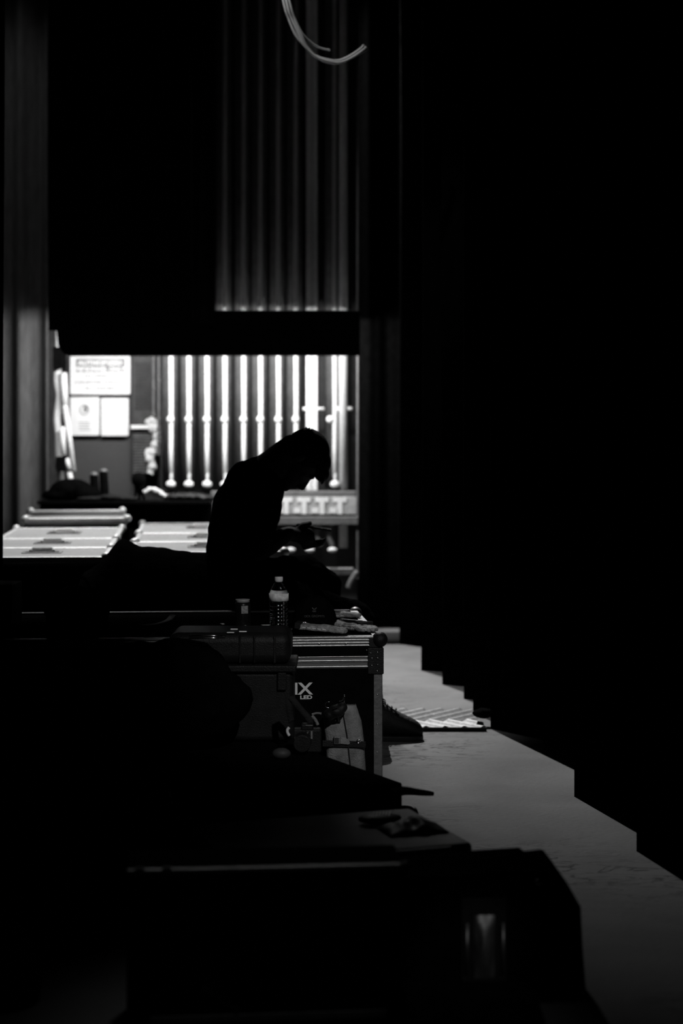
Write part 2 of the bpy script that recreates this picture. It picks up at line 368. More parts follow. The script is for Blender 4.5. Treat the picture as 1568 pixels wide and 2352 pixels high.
for i, px in enumerate(ropes):
    o = root if i == 0 else copy_tree(root)
    o.location = (X(px+(4 if i == 8 else 0), DR), DR+.004*math.sin(i*2.1), 0)
    if i == 8:
        for ch in o.children:
            if ch.name.startswith('stop_ball'): ch.location.x = -.03
    o['label'] = ('white rope line standing alone just right of the paired wide rails' if i == 8 else
                  'white rope line on a rounded grey guide, %s from the left%s' % (ordn[i], '' if i < 4 else ', behind the seated person'))
wp = thing('paired_rail', 'wide pair of white guide rails behind the head of the seated person', 'rail', (X(716, DR), DR, 0))
for dx in (-.021, .020): MB().span(dx-.019, dx+.019, -.01, .02, .9, zt).build('guide_rail', M['rope'], wp, bevel=.006)
MB().cyl((-.062, -.0, Z(939, DR)), (.085, 0, Z(939, DR)), .011).build('cross_pin', M['white'], wp, smooth=True)
wp = thing('standing_pipe', 'thick white vertical pipe at the right end of the rope rail', 'pipe', (X(788, DR), DR, 0))
MB().cyl((0, 0, Z(1258, DR)), (0, 0, zt), .031, n=20).build('pipe', M['rope'], wp, smooth=True)
MB().cyl((-.045, 0, Z(939, DR)), (.06, 0, Z(939, DR)), .014).build('cross_pin', M['white'], wp, smooth=True)
eb = MB().cyl(P(822, 815, 11.8)+Vector((0, 0, 2)), P(821, 1330, 11.8), .008); tag(eb.build('edge_cable', M['guide']), 'thin grey cable down the right edge of the lit opening', 'cable')
# dark backing behind the guides
tag(MB().span(X(372, 12.3), X(850, 12.3), 12.2, 12.24, .3, 6.2).build('backing_board', M['darkguide']), 'dark backing board behind the row of ropes', 'board')

# rope lock rail
rr = thing('lock_rail', 'steel rope lock rail with a strip of white tags at its face', 'rail', (0, 11.83, 0))
D2 = 11.83
MB().span(X(484, D2), X(817, D2), -.02, .08, Z(1141, D2), Z(1128, D2)).build('top_angle', M['guide'], rr, bevel=.004)
MB().span(X(470, D2), X(818, D2), -.03, .03, Z(1181, D2), Z(1141, D2)).build('tag_strip', M['strip'], rr, bevel=.003)
for px in range(486, 812, 41):
    MB().span(X(px+2, D2), X(px+13, D2), -.038, -.031, Z(1180, D2), Z(1142, D2)).build('tag', M['white'], rr)
    MB().span(X(px-8, D2), X(px+22, D2), -.037, -.031, Z(1153, D2), Z(1142, D2)).build('tag_head', M['white'], rr)
    MB().span(X(px-16, D2), X(px-1, D2), -.036, -.031, Z(1178, D2), Z(1166, D2)).build('number_plate', M['white'], rr)
MB().span(X(372, D2), X(820, D2), .2, .24, .05, Z(1181, D2)).build('back_sheet', M['panel'], rr)
MB().span(X(740, D2), X(812, D2), -.06, .04, Z(1319, D2), Z(1303, D2)).build('foot_rail', M['dullalu'], rr, bevel=.006)
MB().span(X(560, D2), X(822, D2), -.06, .1, Z(1204, D2), Z(1186, D2)).build('lower_angle', M['guide'], rr, bevel=.004)
for px in (700, 735, 762):
    MB().tube(qcurve([P(px, 1195, .0001+D2)-Vector((0, D2, 0)), P(px-8, 1225, D2)-Vector((0, D2, 0)), P(px+2, 1255, D2)-Vector((0, D2, 0))], 6), .018, 8).build('hanging_loop', M['guide'], rr, smooth=True)
for px in (712, 763, 668): MB().ell((X(px, D2), -.05, Z(1262, D2)), (.032, .03, .018)).build('foot_knob', M['rope'], rr, smooth=True)
MB().tube(qcurve([P(820, 1310, D2)-Vector((0, D2+.1, 0)), P(806, 1332, D2)-Vector((0, D2+.1, 0)), P(800, 1348, D2)-Vector((0, D2+.1, 0))], 5), .02, 8).build('rope_end', M['guide'], rr, smooth=True)

# counter at left with clutter
ct = thing('work_counter', 'long black work counter below the signs and breaker panel', 'counter', (0, 11.5, 0))
D3 = 11.5
MB().span(X(88, D3), X(484, D3), -.05, .28, Z(1158, D3), Z(1150, D3)).build('counter_top', M['black'], ct, bevel=.004)
MB().span(X(92, D3), X(482, D3), -.0, .26, 0, Z(1158, D3)).build('counter_body', M['matte'], ct)
zc = Z(1150, D3)
b = MB(); b.ell((0, 0, .06), (.15, .09, .085)); b.ell((.07, 0, .04), (.13, .09, .06)); b.ell((-.06, 0, .03), (.14, .09, .05))
b.v = [Vector((v.x, v.y, max(.006, v.z))) for v in b.v]
o = b.build('soft_bag', M['cloth'], remesh=.01, disp=.02, dscale=.06); o.location = (X(160, D3), D3+.08, zc); tag(o, 'slumped black soft bag on the counter in front of the slanted white poles', 'bag')
for px, h, rx, lab in ((214, 1092, .05, 'dark rolled bundle standing on the counter, the left one of two'), (236, 1084, .04, 'dark rolled bundle with a pale top, the right one of two on the counter')):
    t = thing('rolled_bundle', lab, 'roll', (X(px, D3), D3+.1, zc), group='rolled bundles on the counter')
    hh = (1150-h)*D3/F
    b = MB(); b.cyl((0, 0, 0), (-.01, 0, hh), .032, .028); b.build('roll', M['matte'], t, bevel=.004)
    b = MB(); b.ell((-.008, 0, hh+.004), (.027, .027, .016)); b.build('roll_top', M['guide'], t, smooth=True)
b = MB(); b.ell((0, 0, .02), (.09, .06, .022)); b.ell((-.14, 0, .012), (.10, .06, .014)); b.ell((.1, 0, .012), (.08, .05, .014))
o = b.build('folded_rag', M['darkbag'], remesh=.008, disp=.012, dscale=.03); o.location = (X(255, D3), D3+.02, zc+.002); tag(o, 'crumpled grey rag on the counter right of the rolled bundles', 'cloth')
b = MB()
b.cyl((-.03, 0, 0), (0, 0, .1), .010); b.cyl((.035, 0, 0), (0, 0, .1), .010); b.cyl((0, .05, 0), (0, 0, .1), .01); b.ell((0, 0, .13), (.045, .035, .05)); b.ell((.01, 0, .085), (.03, .02, .03))
o = b.build('small_stand', M['matte'], remesh=.006); o.location = (X(316, D3), D3+.06, zc); o.scale = (1.1, 1, 1.05); tag(o, 'small black three legged stand under the breaker panel', 'stand')
b = MB(); b.tube(qcurve([(-.08, 0, .04), (-.04, 0, .065), (.02, 0, .045), (.06, 0, .015), (.11, 0, .01)], 6), .018, 8)
o = b.build('rag_twist', M['rope'], remesh=.006, disp=.015, dscale=.02); o.location = (X(358, D3), D3+.04, zc+.008); tag(o, 'pale twisted rag on the counter under the first rope', 'cloth')
b = MB(); b.ell((0, 0, .02), (.17, .05, .03)); b.ell((.12, 0, .012), (.08, .05, .02))
o = b.build('cable_heap', M['rubber'], remesh=.008, disp=.02, dscale=.02); o.location = (X(425, D3), D3+.05, zc+.003); tag(o, 'low heap of black cable on the counter under the ropes', 'cable')

# white poles and rope at far left
t0_ = t = thing('slanted_pole', 'pale pole with short white pipe pieces leaning from the drape towards the counter', 'pole', P(170, 1080, 12.0), 0)
o0 = P(170, 1080, 12.0)
MB().cyl((0, 0, 0), P(149, 930, 12.0)-o0, .014, .021).build('pole_lower', M['rope'], t, smooth=True)
MB().cyl(P(149, 930, 12.0)-o0, P(146, 856, 12.0)-o0, .024).build('pole_upper', M['white'], t, smooth=True)
MB().ell((0, 0, 0), .018).build('pole_tip', M['guide'], t, smooth=True)
t = thing('safety_rope', 'wavy white rope hanging down the left side of the opening', 'rope', P(135, 1105, 12.05))
o0 = P(135, 1105, 12.05)
MB().tube([p-o0 for p in qcurve([P(134, 790, 12.05)+Vector((0, 0, 5.1)), P(134, 790, 12.05)+Vector((0, 0, .8)), P(135, 790, 12.05), P(131, 870, 12.05), P(136, 910, 12.05), P(131, 960, 12.05), P(134, 1000, 12.05), P(135, 1060, 12.05), P(141, 1110, 12.05)], 6)], .026, 10).build('rope', M['rope'], t, smooth=True)
MB().box(P(134, 822, 11.98)-o0, (.07, .06, .15)).build('upper_clamp', M['matte'], t, bevel=.008)
MB().box(P(141, 1065, 11.98)-o0, (.07, .06, .1)).build('lower_clamp', M['matte'], t, bevel=.008)
for a in ((153, 1053, 159, 1078), (159, 1085, 166, 1115), (143, 980, 146, 1045)):
    MB().cyl(P(a[2], a[3], 11.97)-P(170, 1080, 12.0), P(a[0], a[1], 11.97)-P(170, 1080, 12.0), .018).build('pipe_piece', M['white'], t0_, smooth=True)

# ---------------------------------------------------------------- pale-lidded road cases
def road_case(x0, x1, y0, y1, zt, label, rz=0, lid=True, handle=True, group='pale lidded road cases'):
    t = thing('road_case', label, 'case', ((x0+x1)/2, y0, 0), rz, group)
    w2 = (x1-x0)/2; d = y1-y0
    MB().span(-w2, w2, 0, d, .0, zt-.045).build('body', M['matte'], t, bevel=.008)
    MB().span(-w2+.012, w2-.012, .02, d-.02, zt-.045, zt-.004).build('lid', M['lid'], t)
    for a_, b_ in ((-.004, .028), (d-.028, d+.002)): MB().span(-w2, w2, a_, b_, zt-.03, zt).build('lid_rail', M['palealu'], t, bevel=.006)
    for a_ in (-w2, w2-.028): MB().span(a_, a_+.028, 0, d, zt-.029, zt+.001).build('side_rail', M['palealu'], t, bevel=.006)
    for sx in (-1, 1):
        for yy in (.012, d-.012): MB().ell((sx*(w2-.01), yy, zt-.006), .024).build('corner_ball', M['palealu'], t, smooth=True)
    if handle:
        MB().span(-.09, .09, d*.42, d*.62, zt-.004, zt).build('dish_plate', M['dullalu'], t, bevel=.001)
        MB().span(-.075, .075, d*.45, d*.59, zt-.0, zt+.001).build('dish_recess', M['darkguide'], t)
        MB().span(-.042, .042, d*.485, d*.565, zt+.001, zt+.003).build('dish_plate', M['print'], t)
        MB().tube([(-.05, d*.5, zt+.002), (-.045, d*.52, zt+.012), (.045, d*.52, zt+.012), (.05, d*.5, zt+.002)], .010).build('handle_bar', M['print'], t)
    return t
zl = .75
ys = [(7.60, 8.24), (8.26, 8.98), (9.00, 10.02)]
labs = ['pale lidded road case nearest of the left row, at the black cloth', 'pale lidded road case in the middle of the left row', 'pale lidded road case at the back of the left row before the taller one']
for (a, b_), lab, x1 in zip(ys, labs, (-1.02, -1.085, -1.155)):
    road_case(x1-.62, x1, a, b_, zl, lab, rz=math.radians(5.5))
road_case(-1.84, -1.235, 10.12, 11.25, .80, 'taller road case with a plain pale lid behind the left row, before the counter', rz=math.radians(8.7), handle=False)
ys = [(7.95, 8.72), (8.75, 9.5), (9.53, 10.6)]
labs = ['pale lidded road case nearest in the right row behind the seated person', 'pale lidded road case in the middle of the right row', 'pale lidded road case at the back of the right row under the rope rail']
for (a, b_), lab, x0 in zip(ys, labs, (-.97, -1.04, -1.115)):
    road_case(x0, x0+.72, a, b_, zl, lab, rz=math.radians(5.5))

# ---------------------------------------------------------------- long case he sits on, with cloth
sc_ = thing('bench_case', 'low black case the person sits on, hidden behind the flight case', 'case', (-.72, 7.12, 0))
MB().span(-.45, .48, 0, .46, .0, .47).build('body', M['matte'], sc_, bevel=.01)
MB().span(-.46, .49, -.006, .03, .44, .475).build('top_rail', M['darkguide'], sc_, bevel=.004)
# black cloth heap left of him
n1, n2 = 44, 16; vs = []; fs = []
prof = [(188, 1345), (200, 1318), (228, 1300), (258, 1268), (272, 1252), (288, 1243), (305, 1246), (330, 1256), (370, 1259), (410, 1266), (450, 1272), (486, 1276)]
def pz(px):
    for (a, b), (c, d) in zip(prof, prof[1:]):
        if a <= px <= c: return b+(d-b)*(px-a)/(c-a)
    return prof[-1][1]
for j in range(n2+1):
    t = j/n2; D = 7.09+.48*t
    for i in range(n1+1):
        px = 188+(486-188)*i/n1; x = X(px, 7.2); zz = Z(pz(px), 7.2)
        env = math.sin(PI*min(1, max(0, t)))**.45 if 0 < t < 1 else 0
        z = .53+(zz-.53)*env+.012*noise.noise(Vector((x*14, D*14, 0)))*(1 if env > .3 else 0)
        vs.append((x-.03*math.sin(t*PI), D, max(.512, z-.004)))
for j in range(n2):
    for i in range(n1): a = j*(n1+1)+i; fs.append((a, a+1, a+n1+2, a+n1+1))
base = len(vs)
for v in list(vs): vs.append((v[0], v[1], .505))
for j in range(n2):
    for i in range(n1): a = base+j*(n1+1)+i; fs.append((a+n1+1, a+n1+2, a+1, a))
def wall_strip(idx):
    for a, b in zip(idx, idx[1:]): fs.append((a, b, b+base, a+base))
wall_strip([i for i in range(n1+1)]); wall_strip([n2*(n1+1)+i for i in range(n1, -1, -1)])
wall_strip([j*(n1+1) for j in range(n2, -1, -1)]); wall_strip([j*(n1+1)+n1 for j in range(n2+1)])
tag(MB().add(vs, fs).build('jacket_heap', M['cloth'], smooth=True), 'heaped black jacket peaking in front of the pale road cases', 'cloth')

# ---------------------------------------------------------------- the seated person
DP = 7.42; s0 = Vector((-.42, DP, 0))
person = thing('person', 'person in a black shirt and trousers sitting hunched over a phone in both hands', 'person', s0)
def L(x, y, z): return Vector((x, y, z))-Vector((s0.x, 0, 0))       # world x, lateral offset y, z
def arm(b, sgn, grow=0, part='all'):
    sh = L(-.375, sgn*.165, 1.07); el = L(-.335, sgn*.27, .805); wr = L(-.225, sgn*.075, .862)
    if part in ('all', 'upper'): b.capsule(sh, .066+grow, sh.lerp(el, .55), .05+grow); b.capsule(sh.lerp(el, .5), .051+grow, el, .041+grow)
    if part == 'sleeve': b.capsule(sh, .078, sh.lerp(el, .68), .067)
    if part == 'all':
        b.capsule(el, .041, el.lerp(wr, .4), .040); b.capsule(el.lerp(wr, .3), .041, wr, .027)
    return wr
body = MB()
def torso(b, g=0):
    ch = [(-.445, .66, .132), (-.445, .76, .120), (-.428, .87, .128), (-.40, .97, .135), (-.375, 1.045, .118)]
    for (x, z, r), (x2, z2, r2) in zip(ch, ch[1:]):
        b.capsule(L(x, 0, z), r+g, L(x2, 0, z2), r2+g, ys=1.28)
    b.capsule(L(-.39, -.13, 1.07), .072+g, L(-.39, .13, 1.07), .072+g)
    b.capsule(L(-.405, -.10, 1.09), .068+g, L(-.405, .10, 1.09), .068+g)
torso(body)
body.capsule(L(-.365, 0, 1.115), .066, L(-.235, 0, 1.165), .062)
body.capsule(L(-.335, 0, 1.135), .060, L(-.205, 0, 1.212), .074)
# head: u towards the crown, f out of the face
HC = L(-.160, 0, 1.187); u = Vector((.97, 0, .22)).normalized(); f = Vector((.22, 0, -.97)).normalized(); sd = Vector((0, 1, 0))
R = Matrix((u, sd, f)).transposed()
def hp(a, b_, c): return HC+u*a+sd*b_+f*c
body.ell(hp(.01, 0, -.010), (.092, .076, .098), R, 22, 16)
body.ell(hp(-.045, 0, .045), (.058, .060, .055), R); body.ell(hp(-.080, 0, .084), (.034, .042, .036), R)   # face, jaw
body.ell(hp(-.104, 0, .108), (.020, .024, .018), R)
body.capsule(hp(-.03, 0, .06), .05, hp(-.075, 0, .06), .045)                                                        # chin
body.capsule(hp(.002, 0, .088), .012, hp(-.036, 0, .124), .014); body.ell(hp(-.041, 0, .116), (.010, .019, .012), R)  # nose
body.ell(hp(-.066, 0, .116), (.009, .024, .010), R); body.ell(hp(-.079, 0, .114), (.008, .020, .010), R)   # lips
body.capsule(hp(.018, -.03, .090), .010, hp(.018, .03, .090), .010)                                        # brow
for sg in (-1, 1):
    body.ell(hp(-.022, sg*.038, .072), (.016, .018, .014), R)                                              # cheek
    body.ell(hp(-.018, sg*.080, -.006), (.031, .008, .018), R); body.ell(hp(-.030, sg*.078, -.002), (.014, .010, .010), R)   # ear
# arms and hands
PH = Vector((-.118, 0, .888)); pang = math.radians(9)           # phone centre, tilt
for sg in (-1, 1):
    wr = arm(body, sg)
    palm = L(-.170, sg*.056, .852)
    body.capsule(wr, .027, palm, .027); body.ell(palm+Vector((.012, 0, 0)), (.045, .020, .036), (0, .1, 0))
    # four fingers curled under and up round the far edge of the phone
    for k in range(4):
        r0 = .0095-.0007*k
        a = L(-.172+.017*k, sg*.052, .842-.002*k); b1 = a+Vector((.016, -sg*.012, -.038+.005*k)); b2 = b1+Vector((.020, -sg*.022, .004)); b3 = b2+Vector((.014, -sg*.006, .020))
        body.capsule(a, r0+.002, b1, r0+.001); body.capsule(b1, r0+.001, b2, r0); body.capsule(b2, r0, b3, r0-.0012)
    # thumb over the near edge
    t0 = L(-.195, sg*.050, .868); t1 = L(-.168, sg*.048, .896); t2 = L(-.134, sg*.030, .905)
    body.capsule(t0, .014, t1, .0115); body.capsule(t1, .0115, t2, .0095)
# legs inside the trousers
hipn, hipf = L(-.42, -.09, .615), L(-.42, .09, .625)
kn, kf = L(.070, -.12, .505), L(-.075, .11, .625)
an, af = L(.115, -.10, .10), L(-.14, .12, .12)
for h_, k_, a_ in ((hipn, kn, an), (hipf, kf, af)):
    body.capsule(h_, .085, k_, .056); body.capsule(k_, .055, k_.lerp(a_, .35), .052); body.capsule(k_.lerp(a_, .3), .052, a_, .036)
    body.capsule(a_, .036, a_+Vector((.03, 0, -.045)), .032)
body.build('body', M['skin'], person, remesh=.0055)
# hair, short with a few tufts and a fringe
h = MB(); h.ell(hp(.018, 0, -.020), (.098, .083, .100), R, 22, 16); h.ell(hp(.062, 0, .030), (.048, .066, .062), R)
h.ell(hp(.058, 0, .082), (.034, .052, .038), R)
h.ell(hp(-.045, 0, -.052), (.045, .066, .045), R)
for k in range(9):
    a = random.uniform(-.7, .7); e = random.uniform(-.15, .5)
    base_ = hp(.018+.088*math.sin(e), .06*a, -.020-.088*math.cos(e)*.98)
    h.capsule(base_, .009, base_+(base_-hp(.0, 0, 0)).normalized()*random.uniform(.010, .022)+u*.008, .0025)
for k in range(9):
    yy = -.04+.01*k; h.capsule(hp(.062, yy, .095), .010, hp(.050+.008*math.sin(k*2.3), yy, .122+.006*math.cos(k*1.7)), .004)
h.build('hair', M['hair'], person, remesh=.005)
# shirt
s_ = MB(); torso(s_, .014)
for sg in (-1, 1): arm(s_, sg, part='sleeve')
s_.capsule(L(-.378, 0, 1.112), .072, L(-.348, 0, 1.125), .067)
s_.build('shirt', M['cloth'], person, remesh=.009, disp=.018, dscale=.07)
# trousers
tr = MB()
tr.capsule(L(-.45, -.06, .64), .135, L(-.45, .06, .64), .135)
tr.capsule(hipn, .118, kn.lerp(hipn, .1), .082); tr.capsule(kn.lerp(hipn, .1), .082, kn, .074); tr.capsule(kn, .074, kn.lerp(an, .5), .072); tr.capsule(kn.lerp(an, .5), .072, an+Vector((0, 0, .02)), .062)
tr.capsule(hipf, .115, L(-.17, .10, .655), .112); tr.capsule(L(-.17, .10, .655), .108, kf, .078); tr.capsule(kf, .078, kf.lerp(af, .5), .072); tr.capsule(kf.lerp(af, .5), .072, af+Vector((0, 0, .02)), .062)
tr.capsule(L(-.30, -.02, .64), .09, L(-.27, .02, .68), .07)
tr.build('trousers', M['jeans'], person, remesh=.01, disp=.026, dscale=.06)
def shoe(ank, yo):
    t = MB(); c = Vector((ank.x, ank.y, 0))
    # footprint sections heel to toe: x, half width, top z
    sec = [(-.075, .022, .060), (-.065, .034, .10), (-.03, .038, .155), (.02, .040, .168), (.05, .041, .156), (.09, .044, .138), (.12, .046, .122), (.15, .047, .108), (.18, .044, .094), (.203, .036, .080), (.219, .024, .062), (.226, .010, .045)]
    rg = []
    for x, hw, tz in sec:
        r = []
        for k in range(14):
            a = 2*PI*k/14; zc_ = (tz+.018)/2; r.append(c+Vector((x, hw*math.cos(a)*(1 if math.sin(a) < .2 else .85), zc_+(tz-.018)/2*math.sin(a))))
        rg.append(r)
    t.rings(rg); o = t.build('shoe', M['shoe'], person, smooth=True, sub=1)
    sl = MB(); poly = [(x, hw+.004) for x, hw, tz in sec]+[(x, -hw-.004) for x, hw, tz in reversed(sec)]
    sl.prism([(c.x+a, c.y+b) for a, b in poly], 0, .022); sl.build('sole', M['rubber'], o, bevel=.004)
    lc = MB()
    for k in range(5):
        x = .035+.018*k; z = .165-.0088*k
        lc.tube([c+Vector((x, -.022, z-.006)), c+Vector((x+.004, 0, z+.003)), c+Vector((x+.008, .022, z-.006))], .003, 6)
    for sg in (-1, 1): lc.tube(qcurve([c+Vector((.055, 0, .156)), c+Vector((.05, sg*.02, .172)), c+Vector((.068, sg*.03, .160)), c+Vector((.06, 0, .155))], 5), .0025, 6)
    lc.tube(qcurve([c+Vector((.055, -.01, .158)), c+Vector((.09, -.035, .140)), c+Vector((.125, -.044, .11))], 5), .003, 6)
    lc.build('shoe_lace', M['shoe'], o, smooth=True)
shoe(Vector((an.x+.002, an.y)), 0); shoe(Vector((af.x, af.y)), 0)
# block under far foot is the floor; phone is its own thing
ph = thing('phone', 'dark mobile phone lying flat in the hands of the seated person', 'phone', (PH.x, DP, PH.z), rot=(0, pang, 0))
pb = MB(); pb.span(-.076, .076, -.037, .037, -.0045, .0045); pb.build('phone_body', M['plastic'], ph, bevel=.004, seg=3)
MB().span(-.070, .070, -.033, .033, .0045, .0052).build('phone_screen', M['screen'], ph)

# ---------------------------------------------------------------- main flight case
DC = 6.154; ang = math.radians(5)
ZC = .57; CW = 1.42; CD = .92; CB = .05
fc = thing('flight_case', 'long black flight case with aluminium rails and pale lettering, carrying the water bottle', 'case', (X(876, DC), DC, 0), ang)
# local frame: right front edge at x=0, extends to -CW, depth +y
MB().span(-CW, 0, 0, CD, CB, ZC-.075-.002).build('body', M['matte'], fc, bevel=.003)
MB().span(-CW, 0, 0, CD, ZC-.07, ZC-.004).build('lid', M['matte'], fc, bevel=.003)
def ridged(y, z0, z1, ridges, x0, x1, th=.004):
    b = MB(); b.span(x0, x1, y-th, y, z0, z1)
    for a, c in ridges: b.span(x0, x1, y-th-.0035, y-th+.001, z0+(z1-z0)*a, z0+(z1-z0)*c)
    return b
px2z = lambda py: Z(py, DC)
ridged(0, px2z(1483), ZC, [(.0, .12), (.30, .42), (.60, .72), (.86, 1.0)], -CW+.01, -.03).build('top_rail', M['alu'], fc, bevel=.0012)
MB().span(-CW+.01, -.01, 0, .03, ZC-.003, ZC+.0015).build('top_rail_flange', M['dullalu'], fc)
ridged(0, px2z(1534), px2z(1519), [(.12, .35), (.9, 1.0)], -CW+.01, -.035).build('body_valance_rail', M['alu'], fc, bevel=.0012)
ridged(0, px2z(1518), px2z(1506), [(.0, .25), (.82, 1.0)], -CW+.01, -.035).build('lid_valance_rail', M['alu'], fc, bevel=.0012)
MB().span(-.03, 0, .03, CD-.03, ZC-.003, ZC+.0015).build('side_flange', M['alu'], fc, bevel=.001)
MB().span(-CW+.01, -.03, CD-.03, CD, ZC-.003, ZC+.0035).build('rear_flange', M['darkguide'], fc, bevel=.0015)
cp = MB(); cp.span(-.028, .003, -.004, 0, CB, px2z(1534)); cp.span(0, .003, -.004, .03, CB, px2z(1534)); cp.build('corner_angle', M['dullalu'], fc, bevel=.001)
cp = MB(); cp.ell((-.006, .004, ZC-.012), (.028, .028, .028)); cp.build('corner_ball', M['plastic'], fc, smooth=True)
cp = MB(); cp.span(-.05, .006, -.009, 0, px2z(1548), px2z(1487)); cp.span(-.046, -.012, -.008, 0, px2z(1487), ZC-.003); cp.span(0, .007, -.008, .05, px2z(1548), px2z(1487)); cp.build('corner_brace', M['plastic'], fc, bevel=.003)
cp = MB(); cp.ell((-.006, CD-.01, ZC-.012), .027); cp.build('rear_corner_ball', M['dullalu'], fc, smooth=True)
for px, py in ((850, 1499), (866, 1497), (866, 1510), (853, 1511), (866, 1526), (853, 1527), (865, 1540), (841, 1492)):
    MB().ell((X(px, DC)-X(876, DC), -.010, px2z(py)), (.0032, .003, .0032), n=8, m=6).build('rivet', M['steel'], fc, smooth=True)
for py in (1595, 1662, 1727): MB().ell((-.016, -.005, px2z(py)), (.0026, .0022, .0026), n=8, m=6).build('rivet', M['steel'], fc, smooth=True)
for px in (669, 732, 794, 606, 543, 480): MB().ell((X(px, DC)-X(876, DC), -.0065, px2z(1477)), (.004, .003, .004), n=8, m=6).build('rivet', M['steel'], fc, smooth=True)
lx = X(716, DC)-X(876, DC)
text('case_lettering', 'PIX', .0575, M['print'], fc, (lx, -.001, px2z(1592)), align='RIGHT', sx=1.18, bold=.0014)
text('case_lettering', 'LED', .0175, M['print'], fc, (lx+.0005, -.001, px2z(1603)), align='RIGHT', sx=1.42, bold=.0007)
for sx in (-.62, -1.2):                                           # butterfly latches on the hidden left part of the front
    MB().span(sx-.055, sx+.055, -.006, 0, .33, .45).build('latch', M['dullalu'], fc, bevel=.003)
def on_case(px, py):            # a spot on the lid seen at a pixel
    D = F*(H-ZC)/(py-1000); return Vector((X(px, D), D, ZC+.001))

# bottle
p = on_case(640, 1466)
bt = thing('water_bottle', 'clear plastic water bottle with a white cap at the front edge of the flight case', 'bottle', p)
prof = [(.020, .001), (.029, 0), (.0325, .006)]
for k in range(9): z = .012+k*.013; prof += [(.0325, z), (.0335, z+.004), (.0312, z+.0085)]
prof += [(.0335, .132), (.0335, .148), (.0335, .156), (.031, .163), (.024, .178), (.017, .190), (.0125, .195), (.012, .203), (.012, .206)]
b = MB(); b.lathe(prof, n=32); b.build('bottle_wall', M['clear'], bt, smooth=True)
wt = [(r-.0012, max(z, .002)) for r, z in prof if z < .128]; wt = wt+[(.0315, .1285)]
b = MB(); b.lathe(wt, n=32); b.build('water', M['water'], bt, smooth=True)
b = MB(); rg = []
for z in (.131, .157): rg.append([Vector((.0345*math.cos(2*PI*j/40), .0345*math.sin(2*PI*j/40), z)) for j in range(40)])
b.rings(rg, cap=False); b.build('label_band', M['label'], bt, smooth=True, solid=.0004)
b = MB(); b.lathe([(.0115, .196), (.0135, .198), (.0145, .203), (.0145, .2125), (.0135, .2145)], n=24); b.build('bottle_cap', M['cap'], bt, smooth=True)
# can
p = on_case(557, 1446)
cn = thing('drink_can', 'small dark drink can with a bright metal top beside the water bottle', 'can', p)
b = MB(); b.lathe([(.022, 0), (.026, .004), (.029, .010), (.029, .092), (.026, .100)], n=28); b.build('can_body', M['can'], cn, smooth=True)
b = MB(); b.lathe([(.026, .100), (.0245, .106), (.0265, .108), (.0262, .110), (.0235, .108), (.002, .1075)], n=28); b.build('can_top', M['palealu'], cn, smooth=True)
def cancurve(v, r=.0294):
    a = v.x/r; return (r*math.sin(a), v.y, r*math.cos(a))
MB().rings([[Vector((.0293*math.sin(a), -.0293*math.cos(a), z)) for a in [-.1+.9*i/10 for i in range(11)]] for z in (.060, .088)], cap=False, close=False).build('can_label', M['glove'], cn, smooth=True)
MB().tube([(.012+.005*math.cos(a), -.0282, .012+.005*math.sin(a)) for a in [2*PI*i/12 for i in range(13)]], .0007, 5).build('recycle_mark', M['print'], cn)

# knit cap / flat cap with lettering
p = on_case(722, 1448)
cpo = thing('baseball_cap', 'black cap with a curved line of faint lettering behind the water bottle', 'cap', p)
b = MB(); b.ell((0, .04, .02), (.082, .085, .105), n=28, m=14)
crown = b
crown.v = [Vector((v.x, v.y, max(0, v.z))) for v in crown.v]; crown.build('crown', M['cloth'], cpo, smooth=True)
b = MB(); vs = []; fs = []
for j in range(7):
    for i in range(17):
        a = PI*(1.08+.84*i/16); r = .082+.055*j/6*math.sin(PI*(i+1)/18)
        vs.append((r*math.cos(a)*.98, .03+r*math.sin(a), .012+.016*math.sin(PI*i/16)-.006*j/6))
for j in range(6):
    for i in range(16): a = j*17+i; fs.append((a, a+1, a+18, a+17))
b.add(vs, fs).build('brim', M['cloth'], cpo, smooth=True, solid=.003)
def capc(v):
    a = v.x/.080; return (.0835*math.sin(a), v.y-.006*(a*1.2)**2, .089*math.cos(a)-.004)
text('cap_lettering', 'OCK GROMITS', .0115, M['faded'], cpo, (0, .04, .052), rot=(PI/2, 0, 0), ext=.0005, sx=.95, curve=capc)
b = MB(); b.tube([(.007*math.cos(a), -.0385, .086+.006*math.sin(a)) for a in [PI+PI*i/10 for i in range(11)]], .0012, 6); b.build('crescent_mark', M['faded'], cpo)
b = MB()
for sx in (-.003, .003): b.tube([(sx+.003*math.cos(a), -.041, .073+.0022*math.sin(a)) for a in [2*PI*i/10 for i in range(11)]], .0006, 5)
b.build('small_mark', M['faded'], cpo)

# work gloves: cuff block with folded fingers
def glove(px, py, rz, label, long=.14):
    t = thing('work_glove', label, 'glove', on_case(px, py)+Vector((0, 0, .001)), rz, 'grey work gloves on the flight case')
    b = MB(); b.span(-long*.5, long*.15, -.032, .032, .003, .020); b.ell((long*.12, 0, .013), (.045, .036, .013))
    for k in range(4): b.capsule((long*.2, -.027+.018*k, .012), .010, (long*.55-.008*abs(k-1.5), -.031+.0205*k, .010), .009)
    b.capsule((-long*.02, .03, .012), .010, (long*.28, .052, .010), .009)
    b.build('glove_shell', M['glove'], t, remesh=.004, disp=.006, dscale=.02)
    b = MB(); b.span(-long*.53, -long*.40, -.036, .036, .004, .026); b.build('cuff', M['darkbag'], t, bevel=.004)
    b = MB()
    for k in range(5): b.span(-long*.36+k*.018, -long*.36+k*.018+.012, -.0345, -.0325, .010, .0125)
    b.build('stitching', M['print'], t)
    return t
g1 = glove(735, 1459, -.12, 'grey leather work glove lying with stitched side forward, right of the bottle', .17)
g1.rotation_euler = (0, .09, -.10); g1.location.z += .012
